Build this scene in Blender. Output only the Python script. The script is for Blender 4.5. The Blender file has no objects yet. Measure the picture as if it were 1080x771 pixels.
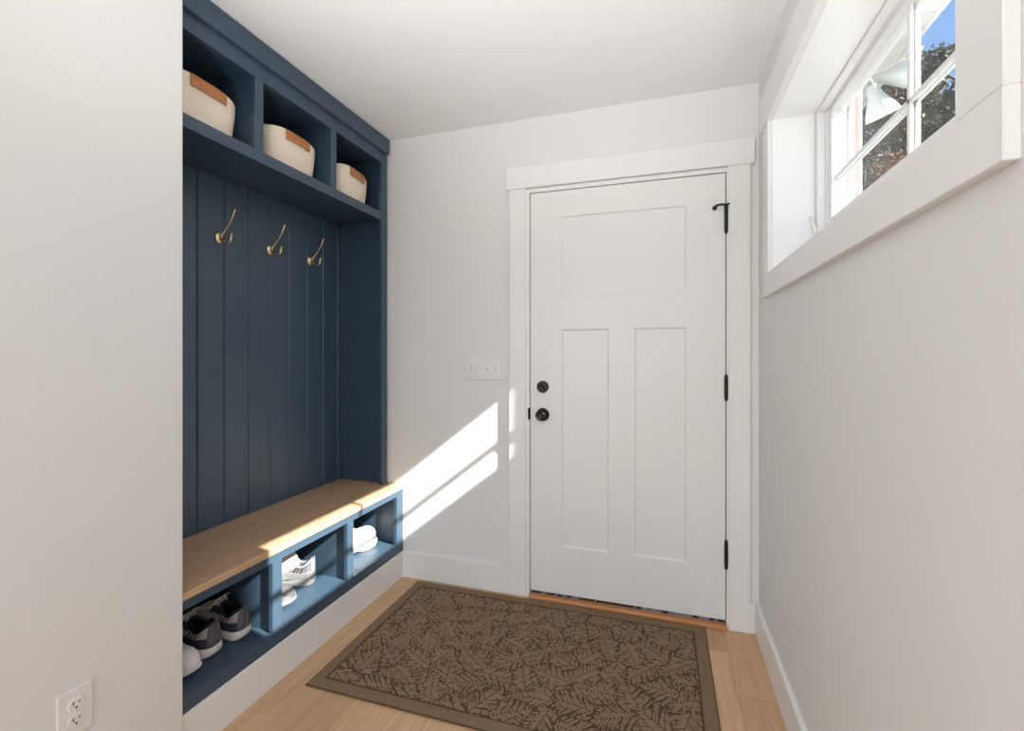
import bpy, bmesh, math, random
from mathutils import Vector, Matrix, Euler

sc = bpy.context.scene
COL = sc.collection
H = 1.243                       # eye height
PI = math.pi

# ------------------------------------------------------------------ materials
def new_mat(name):
    m = bpy.data.materials.new(name); m.use_nodes = True
    nt = m.node_tree; nt.nodes.clear()
    out = nt.nodes.new('ShaderNodeOutputMaterial')
    return m, nt, out

def principled(name, col, rough=0.5, metal=0.0, spec=0.5, noise=0.0, nscale=8.0, bump=0.0, bscale=60.0, coat=0.0):
    m, nt, out = new_mat(name)
    b = nt.nodes.new('ShaderNodeBsdfPrincipled')
    nt.links.new(b.outputs[0], out.inputs[0])
    b.inputs['Base Color'].default_value = (*col, 1)
    b.inputs['Roughness'].default_value = rough
    b.inputs['Metallic'].default_value = metal
    b.inputs['Specular IOR Level'].default_value = spec
    b.inputs['Coat Weight'].default_value = coat
    tc = nt.nodes.new('ShaderNodeTexCoord')
    if noise > 0:
        n = nt.nodes.new('ShaderNodeTexNoise'); n.inputs['Scale'].default_value = nscale
        n.inputs['Detail'].default_value = 4
        nt.links.new(tc.outputs['Object'], n.inputs['Vector'])
        mx = nt.nodes.new('ShaderNodeMix'); mx.data_type = 'RGBA'
        mx.inputs[6].default_value = (*[c * (1 - noise) for c in col], 1)
        mx.inputs[7].default_value = (*[min(1, c * (1 + noise)) for c in col], 1)
        nt.links.new(n.outputs['Fac'], mx.inputs[0])
        nt.links.new(mx.outputs[2], b.inputs['Base Color'])
    if bump > 0:
        n2 = nt.nodes.new('ShaderNodeTexNoise'); n2.inputs['Scale'].default_value = bscale
        n2.inputs['Detail'].default_value = 3
        nt.links.new(tc.outputs['Object'], n2.inputs['Vector'])
        bp = nt.nodes.new('ShaderNodeBump'); bp.inputs['Strength'].default_value = bump
        bp.inputs['Distance'].default_value = 0.002
        nt.links.new(n2.outputs['Fac'], bp.inputs['Height'])
        nt.links.new(bp.outputs[0], b.inputs['Normal'])
    return m

def wood_mat(name, cols, plank=None, x0=0.0, rough=0.45, grain_axis='y', groove=0.35, lens=1.45):
    """plank = plank width (along x), boards run along y"""
    m, nt, out = new_mat(name)
    L = nt.links.new
    b = nt.nodes.new('ShaderNodeBsdfPrincipled'); L(b.outputs[0], out.inputs[0])
    b.inputs['Roughness'].default_value = rough
    b.inputs['Specular IOR Level'].default_value = 0.35
    tc = nt.nodes.new('ShaderNodeTexCoord')
    sep = nt.nodes.new('ShaderNodeSeparateXYZ'); L(tc.outputs['Object'], sep.inputs[0])
    def math_(op, a, bb=None):
        n = nt.nodes.new('ShaderNodeMath'); n.operation = op
        for i, v in enumerate((a, bb)):
            if v is None: continue
            if isinstance(v, (int, float)): n.inputs[i].default_value = v
            else: L(v, n.inputs[i])
        return n.outputs[0]
    pid = None
    if plank:
        px = math_('DIVIDE', math_('SUBTRACT', sep.outputs[0], x0), plank)
        row = math_('FLOOR', px)
        fx = math_('SUBTRACT', px, row)
        wn = nt.nodes.new('ShaderNodeTexWhiteNoise'); wn.noise_dimensions = '1D'; L(row, wn.inputs['W'])
        py = math_('ADD', math_('DIVIDE', sep.outputs[1], lens), wn.outputs['Value'])
        cy = math_('FLOOR', py)
        fy = math_('SUBTRACT', py, cy)
        wn2 = nt.nodes.new('ShaderNodeTexWhiteNoise'); wn2.noise_dimensions = '2D'
        cmb = nt.nodes.new('ShaderNodeCombineXYZ'); L(row, cmb.inputs[0]); L(cy, cmb.inputs[1])
        L(cmb.outputs[0], wn2.inputs['Vector'])
        pid = wn2.outputs['Value']
        ex = math_('MINIMUM', fx, math_('SUBTRACT', 1.0, fx))
        ey = math_('MINIMUM', fy, math_('SUBTRACT', 1.0, fy))
        gx = math_('LESS_THAN', ex, 0.0011 / plank)
        gy = math_('LESS_THAN', ey, 0.0011 / lens)
        gap = math_('MAXIMUM', gx, gy)
    mp = nt.nodes.new('ShaderNodeMapping')
    mp.inputs['Scale'].default_value = (22, 1.6, 22) if grain_axis == 'y' else (1.6, 22, 22)
    if pid is not None:
        off = nt.nodes.new('ShaderNodeCombineXYZ'); L(math_('MULTIPLY', pid, 37.0), off.inputs[1]); L(math_('MULTIPLY', pid, 11.0), off.inputs[0])
        va = nt.nodes.new('ShaderNodeVectorMath'); va.operation = 'ADD'
        L(tc.outputs['Object'], va.inputs[0]); L(off.outputs[0], va.inputs[1]); L(va.outputs[0], mp.inputs[0])
    else:
        L(tc.outputs['Object'], mp.inputs[0])
    n = nt.nodes.new('ShaderNodeTexNoise'); n.inputs['Scale'].default_value = 2.2; n.inputs['Detail'].default_value = 6
    n.inputs['Roughness'].default_value = 0.62; n.inputs['Distortion'].default_value = 0.5
    L(mp.outputs[0], n.inputs['Vector'])
    rp = nt.nodes.new('ShaderNodeValToRGB')
    rp.color_ramp.elements[0].position = 0.3; rp.color_ramp.elements[0].color = (*cols[0], 1)
    rp.color_ramp.elements[1].position = 0.72; rp.color_ramp.elements[1].color = (*cols[1], 1)
    L(n.outputs['Fac'], rp.inputs[0])
    colr = rp.outputs[0]
    if pid is not None:
        hv = nt.nodes.new('ShaderNodeHueSaturation')
        L(math_('ADD', math_('MULTIPLY', pid, 0.26), 0.87), hv.inputs['Value'])
        L(colr, hv.inputs['Color']); colr = hv.outputs[0]
        mx = nt.nodes.new('ShaderNodeMix'); mx.data_type = 'RGBA'
        L(math_('MULTIPLY', gap, groove), mx.inputs[0]); L(colr, mx.inputs[6])
        mx.inputs[7].default_value = (0.12, 0.06, 0.03, 1); colr = mx.outputs[2]
    L(colr, b.inputs['Base Color'])
    bp = nt.nodes.new('ShaderNodeBump'); bp.inputs['Strength'].default_value = 0.06; bp.inputs['Distance'].default_value = 0.002
    L(n.outputs['Fac'], bp.inputs['Height']); L(bp.outputs[0], b.inputs['Normal'])
    return m

M = {}
M['wall'] = principled('wall_paint', (0.74, 0.735, 0.725), 0.6, spec=0.3, bump=0.05, bscale=220)
M['ceil'] = principled('ceiling_paint', (0.83, 0.825, 0.815), 0.8, spec=0.2)
M['trim'] = principled('trim_paint', (0.80, 0.795, 0.785), 0.35, spec=0.4)
M['door'] = principled('door_paint', (0.78, 0.775, 0.765), 0.38, spec=0.4)
M['navy'] = principled('navy_paint', (0.043, 0.076, 0.117), 0.40, spec=0.6, noise=0.05, nscale=5)
M['oak_floor'] = wood_mat('oak_floor', ((0.50, 0.315, 0.175), (0.66, 0.44, 0.265)), 0.146, -1.205, 0.42)
M['oak_bench'] = wood_mat('oak_bench', ((0.455, 0.280, 0.165), (0.60, 0.400, 0.250)), None, rough=0.38)
M['oak_sill'] = wood_mat('threshold_wood', ((0.42, 0.18, 0.07), (0.56, 0.27, 0.12)), None, rough=0.4, grain_axis='x')
M['brass'] = principled('brass', (0.95, 0.74, 0.48), 0.26, 1.0)
M['black'] = principled('black_metal', (0.018, 0.017, 0.016), 0.38, 0.6, noise=0.2, nscale=40)
M['rubber'] = principled('dark_rubber', (0.02, 0.018, 0.016), 0.7)
M['plate'] = principled('white_plastic', (0.765, 0.755, 0.74), 0.3)
M['slot'] = principled('slot_dark', (0.02, 0.02, 0.02), 0.6)
M['vinyl'] = principled('white_vinyl', (0.84, 0.84, 0.84), 0.3)
M['cotton'] = principled('cotton_rope', (0.92, 0.80, 0.67), 0.9, spec=0.1, noise=0.08, nscale=120, bump=0.5, bscale=300)
M['leather'] = principled('tan_leather', (0.50, 0.19, 0.06), 0.5, noise=0.18, nscale=60, bump=0.2, bscale=150)
M['rugbase'] = principled('mat_fibre_dark', (0.112, 0.070, 0.041), 0.95, spec=0.1, noise=0.25, nscale=150, bump=0.6, bscale=500)
M['rugtop'] = principled('mat_fibre', (0.275, 0.188, 0.122), 0.95, spec=0.1, noise=0.22, nscale=200, bump=0.7, bscale=600)
M['rugborder'] = principled('mat_border_fibre', (0.225, 0.152, 0.096), 0.95, spec=0.1, noise=0.2, nscale=200, bump=0.7, bscale=600)
M['sh_grey'] = principled('shoe_grey_mesh', (0.50, 0.48, 0.46), 0.8, noise=0.12, nscale=150, bump=0.4, bscale=400)
M['sh_navy'] = principled('shoe_navy', (0.035, 0.035, 0.055), 0.65)
M['sh_plum'] = principled('shoe_slate_suede', (0.12, 0.105, 0.13), 0.85)
M['sh_black'] = principled('shoe_lining', (0.012, 0.012, 0.016), 0.8)
M['sh_silver'] = principled('shoe_silver', (0.62, 0.62, 0.64), 0.35, 0.3)
M['sh_white'] = principled('shoe_white', (0.78, 0.76, 0.745), 0.6, bump=0.2, bscale=300)
M['sh_sole'] = principled('shoe_sole', (0.74, 0.70, 0.67), 0.6)
M['sh_lgrey'] = principled('shoe_light_grey_knit', (0.34, 0.335, 0.335), 0.85, noise=0.35, nscale=90, bump=0.5, bscale=200)
M['sh_offwhite'] = principled('shoe_off_white', (0.19, 0.185, 0.187), 0.6)
M['sh_knit'] = principled('shoe_mottled_knit', (0.115, 0.113, 0.118), 0.85, noise=0.85, nscale=60, bump=0.6, bscale=200)
M['jamb'] = principled('jamb_vinyl', (0.90, 0.90, 0.895), 0.3)
M['sh_mid'] = principled('shoe_mid_grey', (0.22, 0.22, 0.235), 0.8)
M['bark'] = principled('bark', (0.06, 0.042, 0.032), 0.9, noise=0.4, nscale=12)
M['leaf_green'] = principled('leaf_dark_green', (0.055, 0.060, 0.030), 0.6, noise=0.5, nscale=1.5)
M['leaf_brown'] = principled('leaf_brown', (0.22, 0.095, 0.035), 0.6, noise=0.4, nscale=1.5)
M['leaf_mix'] = principled('leaf_olive', (0.10, 0.072, 0.035), 0.6, noise=0.5, nscale=1.5)
M['grass'] = principled('lawn', (0.15, 0.145, 0.125), 0.95, noise=0.3, nscale=2)
M['soffit'] = principled('soffit_vinyl', (0.82, 0.82, 0.82), 0.5)
M['sill_metal'] = principled('sill_aluminium', (0.45, 0.44, 0.42), 0.45, 0.3)
M['siding'] = principled('siding_brown', (0.40, 0.31, 0.29), 0.7)
M['lampwhite'] = principled('lamp_white', (0.46, 0.48, 0.47), 0.4)
M['lens'] = principled('lamp_lens', (0.75, 0.75, 0.7), 0.15)
M['lampgrey'] = principled('lamp_grey', (0.25, 0.26, 0.27), 0.5)

def glass_mat():
    m, nt, out = new_mat('window_glass')
    t = nt.nodes.new('ShaderNodeBsdfTransparent'); t.inputs[0].default_value = (0.96, 0.975, 0.97, 1)
    g = nt.nodes.new('ShaderNodeBsdfGlossy'); g.inputs['Roughness'].default_value = 0.0
    lw = nt.nodes.new('ShaderNodeLayerWeight'); lw.inputs['Blend'].default_value = 0.5
    pw = nt.nodes.new('ShaderNodeMath'); pw.operation = 'POWER'; pw.inputs[1].default_value = 5.0
    ma = nt.nodes.new('ShaderNodeMath'); ma.operation = 'MULTIPLY_ADD'; ma.inputs[1].default_value = 0.55; ma.inputs[2].default_value = 0.03
    mx = nt.nodes.new('ShaderNodeMixShader')
    nt.links.new(lw.outputs['Facing'], pw.inputs[0]); nt.links.new(pw.outputs[0], ma.inputs[0])
    nt.links.new(ma.outputs[0], mx.inputs[0]); nt.links.new(t.outputs[0], mx.inputs[1]); nt.links.new(g.outputs[0], mx.inputs[2])
    nt.links.new(mx.outputs[0], out.inputs[0])
    return m
M['glass'] = glass_mat()

# ------------------------------------------------------------------ mesh helpers
def bx(bm, x0, x1, y0, y1, z0, z1, bev=0.0, seg=1):
    if x0 > x1: x0, x1 = x1, x0
    if y0 > y1: y0, y1 = y1, y0
    if z0 > z1: z0, z1 = z1, z0
    r = bmesh.ops.create_cube(bm, size=1.0)
    vs = r['verts']
    for v in vs:
        v.co = Vector(((x0 + x1) / 2 + v.co.x * (x1 - x0), (y0 + y1) / 2 + v.co.y * (y1 - y0), (z0 + z1) / 2 + v.co.z * (z1 - z0)))
    if bev > 0:
        es = list({e for v in vs for e in v.link_edges})
        bmesh.ops.bevel(bm, geom=es, offset=bev, segments=seg, profile=0.5, affect='EDGES')

def tube(bm, pts, rad, n=10, cap=True):
    pts = [Vector(p) for p in pts]
    if not isinstance(rad, (list, tuple)): rad = [rad] * len(pts)
    rings = []
    t0 = (pts[1] - pts[0]).normalized()
    up = Vector((0, 0, 1)) if abs(t0.z) < 0.9 else Vector((1, 0, 0))
    nrm = (up - t0 * up.dot(t0)).normalized()
    for i, p in enumerate(pts):
        if i == 0: t = pts[1] - pts[0]
        elif i == len(pts) - 1: t = pts[-1] - pts[-2]
        else: t = pts[i + 1] - pts[i - 1]
        t.normalize()
        nrm = (nrm - t * nrm.dot(t)).normalized()
        bi = t.cross(nrm)
        rings.append([bm.verts.new(p + (nrm * math.cos(2 * PI * k / n) + bi * math.sin(2 * PI * k / n)) * rad[i]) for k in range(n)])
    for a, b in zip(rings, rings[1:]):
        for k in range(n):
            bm.faces.new((a[k], a[(k + 1) % n], b[(k + 1) % n], b[k]))
    if cap:
        bm.faces.new(rings[0][::-1]); bm.faces.new(rings[-1])

def lathe(bm, prof, mat=None, n=24):
    """prof: list of (r, h) along local +z; mat: Matrix to place"""
    rings = []
    mat = mat or Matrix.Identity(4)
    for r, h in prof:
        if r < 1e-6:
            rings.append([bm.verts.new(mat @ Vector((0, 0, h)))])
        else:
            rings.append([bm.verts.new(mat @ Vector((r * math.cos(2 * PI * k / n), r * math.sin(2 * PI * k / n), h))) for k in range(n)])
    for a, b in zip(rings, rings[1:]):
        for k in range(n):
            k2 = (k + 1) % n
            if len(a) == 1 and len(b) == 1: continue
            if len(a) == 1: bm.faces.new((a[0], b[k2], b[k]))
            elif len(b) == 1: bm.faces.new((a[k], a[k2], b[0]))
            else: bm.faces.new((a[k], a[k2], b[k2], b[k]))
    if len(rings[0]) > 1: bm.faces.new(rings[0][::-1])
    if len(rings[-1]) > 1: bm.faces.new(rings[-1])

def sphere(bm, c, r, u=14, v=10, sc_=(1, 1, 1)):
    res = bmesh.ops.create_uvsphere(bm, u_segments=u, v_segments=v, radius=r)
    for q in res['verts']:
        q.co = Vector(c) + Vector((q.co.x * sc_[0], q.co.y * sc_[1], q.co.z * sc_[2]))

def rings_mesh(bm, rings, closed=True, cap0=False, cap1=False):
    R = [[bm.verts.new(p) for p in r] for r in rings]
    n = len(R[0])
    for a, b in zip(R, R[1:]):
        for k in range(n if closed else n - 1):
            k2 = (k + 1) % n
            bm.faces.new((a[k], a[k2], b[k2], b[k]))
    if cap0: bm.faces.new(R[0][::-1])
    if cap1: bm.faces.new(R[-1])

def obj(name, bm, mat, parent=None, smooth=False, shift=None, autosmooth=None):
    if shift is not None:
        s = Vector(shift)
        for v in bm.verts: v.co -= s
    bmesh.ops.recalc_face_normals(bm, faces=bm.faces[:])
    me = bpy.data.meshes.new(name); bm.to_mesh(me); bm.free()
    me.materials.append(M[mat] if isinstance(mat, str) else mat)
    if smooth:
        for p in me.polygons: p.use_smooth = True
        if autosmooth: me.set_sharp_from_angle(angle=math.radians(autosmooth))
    o = bpy.data.objects.new(name, me); COL.objects.link(o)
    if parent: o.parent = parent
    return o

def tag(o, label, cat, group=None):
    o['label'] = label; o['category'] = cat
    if group: o['group'] = group
    return o

def thing(name, label, cat, loc=(0, 0, 0), rot=(0, 0, 0), group=None):
    o = bpy.data.objects.new(name, None); COL.objects.link(o)
    o.empty_display_size = 0.1
    o.location = loc; o.rotation_euler = rot
    return tag(o, label, cat, group)

def struct(name, bm, mat, label=None, cat=None, parent=None, smooth=False):
    o = obj(name, bm, mat, parent, smooth)
    if parent is None:
        o['kind'] = 'structure'
        if label: o['label'] = label
        if cat: o['category'] = cat
    return o

def BM(): return bmesh.new()

def dup(root, loc, rot, label):
    r = root.copy(); COL.objects.link(r)
    r.location = loc; r.rotation_euler = rot; r['label'] = label
    for ch in list(root.children):
        c = ch.copy(); COL.objects.link(c); c.parent = r
        for g in list(ch.children):
            d = g.copy(); COL.objects.link(d); d.parent = c
    return r

# ------------------------------------------------------------------ setting
YB = 2.350          # back wall face
XR = 0.402          # right wall face
XL = -1.38          # near left wall face
YL = 1.057          # where that wall ends
CZ = 2.455          # ceiling
XA = -1.822         # alcove back wall face
YR = -2.9           # rear wall
XO = 0.66           # outer face of right wall

b = BM(); bx(b, -1.98, XO, YR - 0.15, 2.52, -0.12, 0.0)
struct('floor', b, 'oak_floor', 'light oak plank floor running towards the entry door', 'floor')
b = BM(); bx(b, -1.98, XO, YR - 0.15, 2.52, CZ, CZ + 0.12)
struct('ceiling', b, 'ceil', 'flat white ceiling', 'ceiling')

# back wall with the door opening
DX0, DX1 = -0.653, 0.265
DZ0, DZ1 = 0.036, 2.066
b = BM()
bx(b, -1.98, DX0 - 0.024, YB, YB + 0.17, 0, CZ)
bx(b, DX1 + 0.024, XO, YB, YB + 0.17, 0, CZ)
bx(b, DX0 - 0.024, DX1 + 0.024, YB, YB + 0.17, DZ1 + 0.024, CZ)
struct('wall_back', b, 'wall', 'white back wall holding the entry door', 'wall')

# left wall (block whose end is the side of the built-in's alcove)
b = BM(); bx(b, -1.98, XL, YR, YL, 0, CZ, 0.004, 2)
struct('wall_left', b, 'wall', 'pale foreground wall on the left with a power outlet', 'wall')
b = BM(); bx(b, -1.98, XA, YL, YB, 0, CZ)
struct('wall_alcove', b, 'wall', 'wall behind the navy built-in', 'wall')

# rear wall, behind the camera, with an opening added for the rear fill lamp
b = BM()
bx(b, XL, -1.2, YR - 0.15, YR, 0, CZ)
bx(b, 0.25, XR, YR - 0.15, YR, 0, CZ)
bx(b, -1.2, 0.25, YR - 0.15, YR, 2.3, CZ)
struct('wall_rear', b, 'wall', 'wall behind the viewer with a wide opening added for the fill lamp', 'wall')

# right wall with the window opening
OY0, OY1 = 0.815, 2.067
OZ0, OZ1 = 0.321 + H, 0.913 + H
b = BM()
bx(b, XR, XO, YR - 0.15, OY0 - 0.015, 0, CZ)
bx(b, XR, XO, OY1 + 0.015, YB, 0, CZ)
bx(b, XR, XO, OY0 - 0.015, OY1 + 0.015, 0, OZ0 - 0.015)
bx(b, XR, XO, OY0 - 0.015, OY1 + 0.015, OZ1 + 0.015, CZ)
struct('wall_right', b, 'wall', 'white right wall with a high horizontal window', 'wall')

# door casing, jamb
TF = YB - 0.018
n_trim = [0]
def trim(b, label):
    n_trim[0] += 1
    return struct('trim_%d' % n_trim[0], b, 'trim', label, 'trim')
b = BM(); bx(b, -0.765, -0.675, TF, YB, 0, 0.85 + H, 0.0015)
trim(b, 'white flat door casing left of the entry door')
b = BM(); bx(b, 0.276, 0.366, TF, YB, 0, 0.85 + H, 0.0015)
trim(b, 'white flat door casing between entry door and right corner')
b = BM(); bx(b, -0.781, 0.383, YB - 0.024, YB, 0.85 + H, 0.965 + H, 0.0015)
trim(b, 'white flat header board above the entry door')
b = BM()
bx(b, DX0 - 0.024, DX0 - 0.004, YB - 0.010, YB + 0.16, 0.0, DZ1 + 0.004)
bx(b, DX1 + 0.004, DX1 + 0.024, YB - 0.010, YB + 0.16, 0.0, DZ1 + 0.004)
bx(b, DX0 - 0.024, DX1 + 0.024, YB - 0.010, YB + 0.16, DZ1 + 0.004, DZ1 + 0.024)
bx(b, DX0 - 0.004, DX0 + 0.012, YB + 0.040, YB + 0.08, 0.036, DZ1 + 0.004)
bx(b, DX1 - 0.012, DX1 + 0.004, YB + 0.040, YB + 0.08, 0.036, DZ1 + 0.004)
bx(b, DX0 - 0.004, DX1 + 0.004, YB + 0.040, YB + 0.08, DZ1 - 0.012, DZ1 + 0.004)
trim(b, 'white jamb lining around the entry door')

# baseboards
BBH = 0.144
b = BM(); bx(b, -1.392, -0.765, YB - 0.017, YB, 0, BBH, 0.002); bx(b, 0.366, 0.385, YB - 0.017, YB, 0, 0.138, 0.0015)
struct('baseboard_back', b, 'trim', 'white baseboard along the back wall', 'baseboard')
b = BM(); bx(b, 0.385, XR, YR, YB, 0, 0.138, 0.002)
struct('baseboard_right', b, 'trim', 'white baseboard along the right wall', 'baseboard')
b = BM(); bx(b, -1.412, -1.392, YL, YB, 0, 0.142, 0.001)
struct('baseboard_left', b, 'trim', 'white base board under the navy shoe bench', 'baseboard')
b = BM(); bx(b, XL, XL + 0.010, YR, 0.80, 0, 0.14, 0.002)
struct('baseboard_foreground', b, 'trim', 'white baseboard of the near left wall', 'baseboard')

# ------------------------------------------------------------------ entry door
DF = YB - 0.004      # face of the door
def door_slab():
    b = BM()
    xs = [DX0, -0.490, -0.257, -0.136, 0.098, DX1]
    pz = (0.286 + H, 0.694 + H); lz = (-0.968 + H, 0.126 + H)
    rec = 0.0065; bw = 0.007
    holes = [(-0.490, 0.098, pz[0], pz[1]), (-0.490, -0.257, lz[0], lz[1]), (-0.136, 0.098, lz[0], lz[1])]
    def quad(pts): b.faces.new([b.verts.new(p) for p in pts])
    gx = sorted({DX0, DX1, -0.490, -0.257, -0.136, 0.098}); gz = sorted({DZ0, DZ1, pz[0], pz[1], lz[0], lz[1]})
    for x0, x1 in zip(gx, gx[1:]):
        for z0, z1 in zip(gz, gz[1:]):
            cx, cz = (x0 + x1) / 2, (z0 + z1) / 2
            if any(h[0] < cx < h[1] and h[2] < cz < h[3] for h in holes): continue
            quad([(x0, DF, z0), (x1, DF, z0), (x1, DF, z1), (x0, DF, z1)])
    for x0, x1, z0, z1 in holes:
        o = [(x0, DF, z0), (x1, DF, z0), (x1, DF, z1), (x0, DF, z1)]
        i = [(x0 + bw, DF + rec, z0 + bw), (x1 - bw, DF + rec, z0 + bw), (x1 - bw, DF + rec, z1 - bw), (x0 + bw, DF + rec, z1 - bw)]
        for k in range(4):
            quad([o[k], o[(k + 1) % 4], i[(k + 1) % 4], i[k]])
        quad(i)
    yb = DF + 0.043
    quad([(DX0, yb, DZ0), (DX0, yb, DZ1), (DX1, yb, DZ1), (DX1, yb, DZ0)])
    e = [(DX0, DZ0), (DX1, DZ0), (DX1, DZ1), (DX0, DZ1)]
    for k in range(4):
        p, q = e[k], e[(k + 1) % 4]
        quad([(p[0], DF, p[1]), (p[0], yb, p[1]), (q[0], yb, q[1]), (q[0], DF, q[1])])
    bmesh.ops.remove_doubles(b, verts=b.verts[:], dist=1e-5)
    return b
door = struct('door_1', door_slab(), 'door', 'white three-panel entry door with black hardware', 'door')

toY = Matrix.Rotation(PI / 2, 4, 'X')      # local +z -> world -y
def at(x, y, z, m): return Matrix.Translation((x, y, z)) @ m
b = BM(); lathe(b, [(0.0, 0), (0.0335, 0), (0.0335, 0.004), (0.030, 0.008), (0.024, 0.0095), (0.0, 0.0095)], at(-0.588, DF, -0.306 + H, toY), 32)
rs = obj('rosette', b, 'black', door, True, autosmooth=40)
b = BM(); lathe(b, [(0.011, 0.008), (0.011, 0.024), (0.018, 0.030), (0.0255, 0.038), (0.0275, 0.047), (0.026, 0.055), (0.0205, 0.0595), (0.019, 0.0580), (0.012, 0.0575), (0.0, 0.0585)], at(-0.588, DF, -0.306 + H, toY), 32)
obj('door_knob', b, 'black', rs, True, autosmooth=50)
b = BM(); lathe(b, [(0.0, 0), (0.0305, 0), (0.0305, 0.007), (0.027, 0.012), (0.0, 0.013)], at(-0.588, DF, -0.165 + H, toY), 32)
db = obj('deadbolt_rose', b, 'black', door, True, autosmooth=40)
b = BM()
bx(b, -0.004, 0.004, -0.017, 0.017, 0.012, 0.026, 0.003, 2)
for v in b.verts: v.co = at(-0.588, DF, -0.165 + H, toY @ Matrix.Rotation(0.7, 4, 'Z')) @ v.co
obj('thumb_turn', b, 'black', db, True, autosmooth=50)
b = BM(); bx(b, DX0 - 0.0125, DX0 - 0.003, YB - 0.0125, YB + 0.02, -0.334 + H, -0.274 + H, 0.002)
obj('strike_plate', b, 'black', door)
for i, (z0, z1) in enumerate(((0.556, 0.671), (-0.202, -0.100), (-0.965, -0.849))):
    b = BM()
    zc = z0 + H; L_ = z1 - z0
    tube(b, [(DX1 + 0.002, DF - 0.007, zc), (DX1 + 0.002, DF - 0.007, zc + L_)], 0.0078, 14)
    for q in (0.2, 0.4, 0.6, 0.8):
        tube(b, [(DX1 + 0.002, DF - 0.007, zc + L_ * q - 0.0008), (DX1 + 0.002, DF - 0.007, zc + L_ * q + 0.0008)], 0.0084, 14)
    bx(b, DX1 - 0.002, DX1 + 0.006, DF - 0.004, DF + 0.02, zc, zc + L_)
    for zz in (zc - 0.004, zc + L_ + 0.004):
        sphere(b, (DX1 + 0.002, DF - 0.007, zz), 0.0062, 12, 8)
    hg = obj('hinge', b, 'black', door, True, autosmooth=40)
    if i == 0:
        b = BM()
        z = zc + L_ + 0.006
        lathe(b, [(0.0, -0.004), (0.011, -0.004), (0.011, 0.003), (0.0, 0.003)], Matrix.Translation((DX1 + 0.002, DF - 0.007, z)), 14)
        tube(b, [(DX1 - 0.002, DF - 0.012, z), (DX1 - 0.020, DF - 0.025, z - 0.001), (DX1 - 0.042, DF - 0.030, z - 0.006)], 0.0045, 10)
        tube(b, [(DX1 - 0.040, DF - 0.030, z - 0.006), (DX1 - 0.046, DF - 0.002, z - 0.010)], 0.0055, 10)
        lathe(b, [(0.0, 0), (0.010, 0), (0.010, 0.008), (0.0, 0.008)], at(DX1 - 0.046, DF - 0.001, z - 0.010, toY), 14)
        tube(b, [(DX1 + 0.006, DF - 0.012, z), (DX1 + 0.012, DF - 0.022, z)], 0.0045, 10)
        obj('hinge_stop', b, 'black', hg, True, autosmooth=40)
# sweep under the door: dark strip, gaps shaped to give glints of leaking light
random.seed(4)
b = BM()
x = DX0 + 0.004
while x < DX1 - 0.01:
    w = random.uniform(0.006, 0.03)
    hgt = random.choice([-0.001] * 6 + [0.006])
    if x > -0.12: hgt = random.choice([-0.001, 0.006, 0.0095, 0.010])
    bx(b, x, min(x + w, DX1 - 0.004), DF + 0.004, DF + 0.012, 0.024 + hgt, DZ0 + 0.001)
    x += w
obj('door_sweep', b, 'rubber', door)
# threshold
b = BM()
rings_mesh(b, [[(xx, TF - 0.014, 0.0), (xx, TF - 0.014, 0.010), (xx, TF - 0.006, 0.019), (xx, DF + 0.006, 0.022), (xx, DF + 0.006, 0.0)] for xx in (DX0 - 0.004, DX1 + 0.004)], True, True, True)
th = struct('door_threshold', b, 'oak_sill', 'reddish wood threshold under the entry door', 'threshold')
b = BM(); bx(b, DX0 - 0.004, DX1 + 0.004, DF + 0.0065, YB + 0.16, 0.0, 0.0225)
obj('sill_plate', b, 'sill_metal', th)

# ------------------------------------------------------------------ window in the right wall
XT = 0.384
b = BM(); bx(b, XT, XR, OY1, 2.151, OZ0 - 0.0, OZ1, 0.0015)
trim(b, 'white window casing on the side near the door')
b = BM(); bx(b, XT, XR, 0.716, OY0, OZ0, OZ1, 0.0015)
trim(b, 'white window casing on the near side')
b = BM(); bx(b, XT, XR, 0.716, 2.151, 0.231 + H, OZ0, 0.0015)
trim(b, 'white apron board under the window')
b = BM(); bx(b, XT - 0.006, XR, 0.68, 2.19, OZ1, 1.045 + H, 0.0015)
trim(b, 'white header board above the window')
XF = 0.545
b = BM()
bx(b, XR, XF, OY1, OY1 + 0.015, OZ0 - 0.015, OZ1 + 0.015)
bx(b, XR, XF, OY0 - 0.015, OY0, OZ0 - 0.015, OZ1 + 0.015)
bx(b, XR, XF, OY0, OY1, OZ0 - 0.015, OZ0)
bx(b, XR, XF, OY0, OY1, OZ1, OZ1 + 0.015)
jl = trim(b, 'white jamb boards lining the window opening'); jl.data.materials[0] = M['jamb']

XG = 0.60
GY0, GY1 = 0.889, 1.995
GZ0, GZ1 = 0.500 + H, 0.884 + H
def frame_ring(b, x0, x1, o, i, bev=0.0):
    (oy0, oy1, oz0, oz1), (iy0, iy1, iz0, iz1) = o, i
    bx(b, x0, x1, oy0, iy0, oz0, oz1, bev); bx(b, x0, x1, iy1, oy1, oz0, oz1, bev)
    bx(b, x0, x1, iy0, iy1, oz0, iz0, bev); bx(b, x0, x1, iy0, iy1, iz1, oz1, bev)
b = BM()
O_ = (OY0, OY1, OZ0, OZ1)
frame_ring(b, XF, 0.572, O_, (OY0 + 0.028, OY1 - 0.028, OZ0 + 0.05, OZ1 - 0.010), 0.002)
frame_ring(b, 0.572, 0.64, O_, (OY0 + 0.034, OY1 - 0.034, OZ0 + 0.09, OZ1 - 0.011), 0.0)
win = struct('window_1', b, 'vinyl', 'high horizontal white window with four panes over the right wall', 'window')
b = BM()
frame_ring(b, 0.578, 0.625, (OY0 + 0.036, OY1 - 0.036, OZ0 + 0.092, OZ1 - 0.012), (GY0, GY1, GZ0, GZ1), 0.003)
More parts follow.
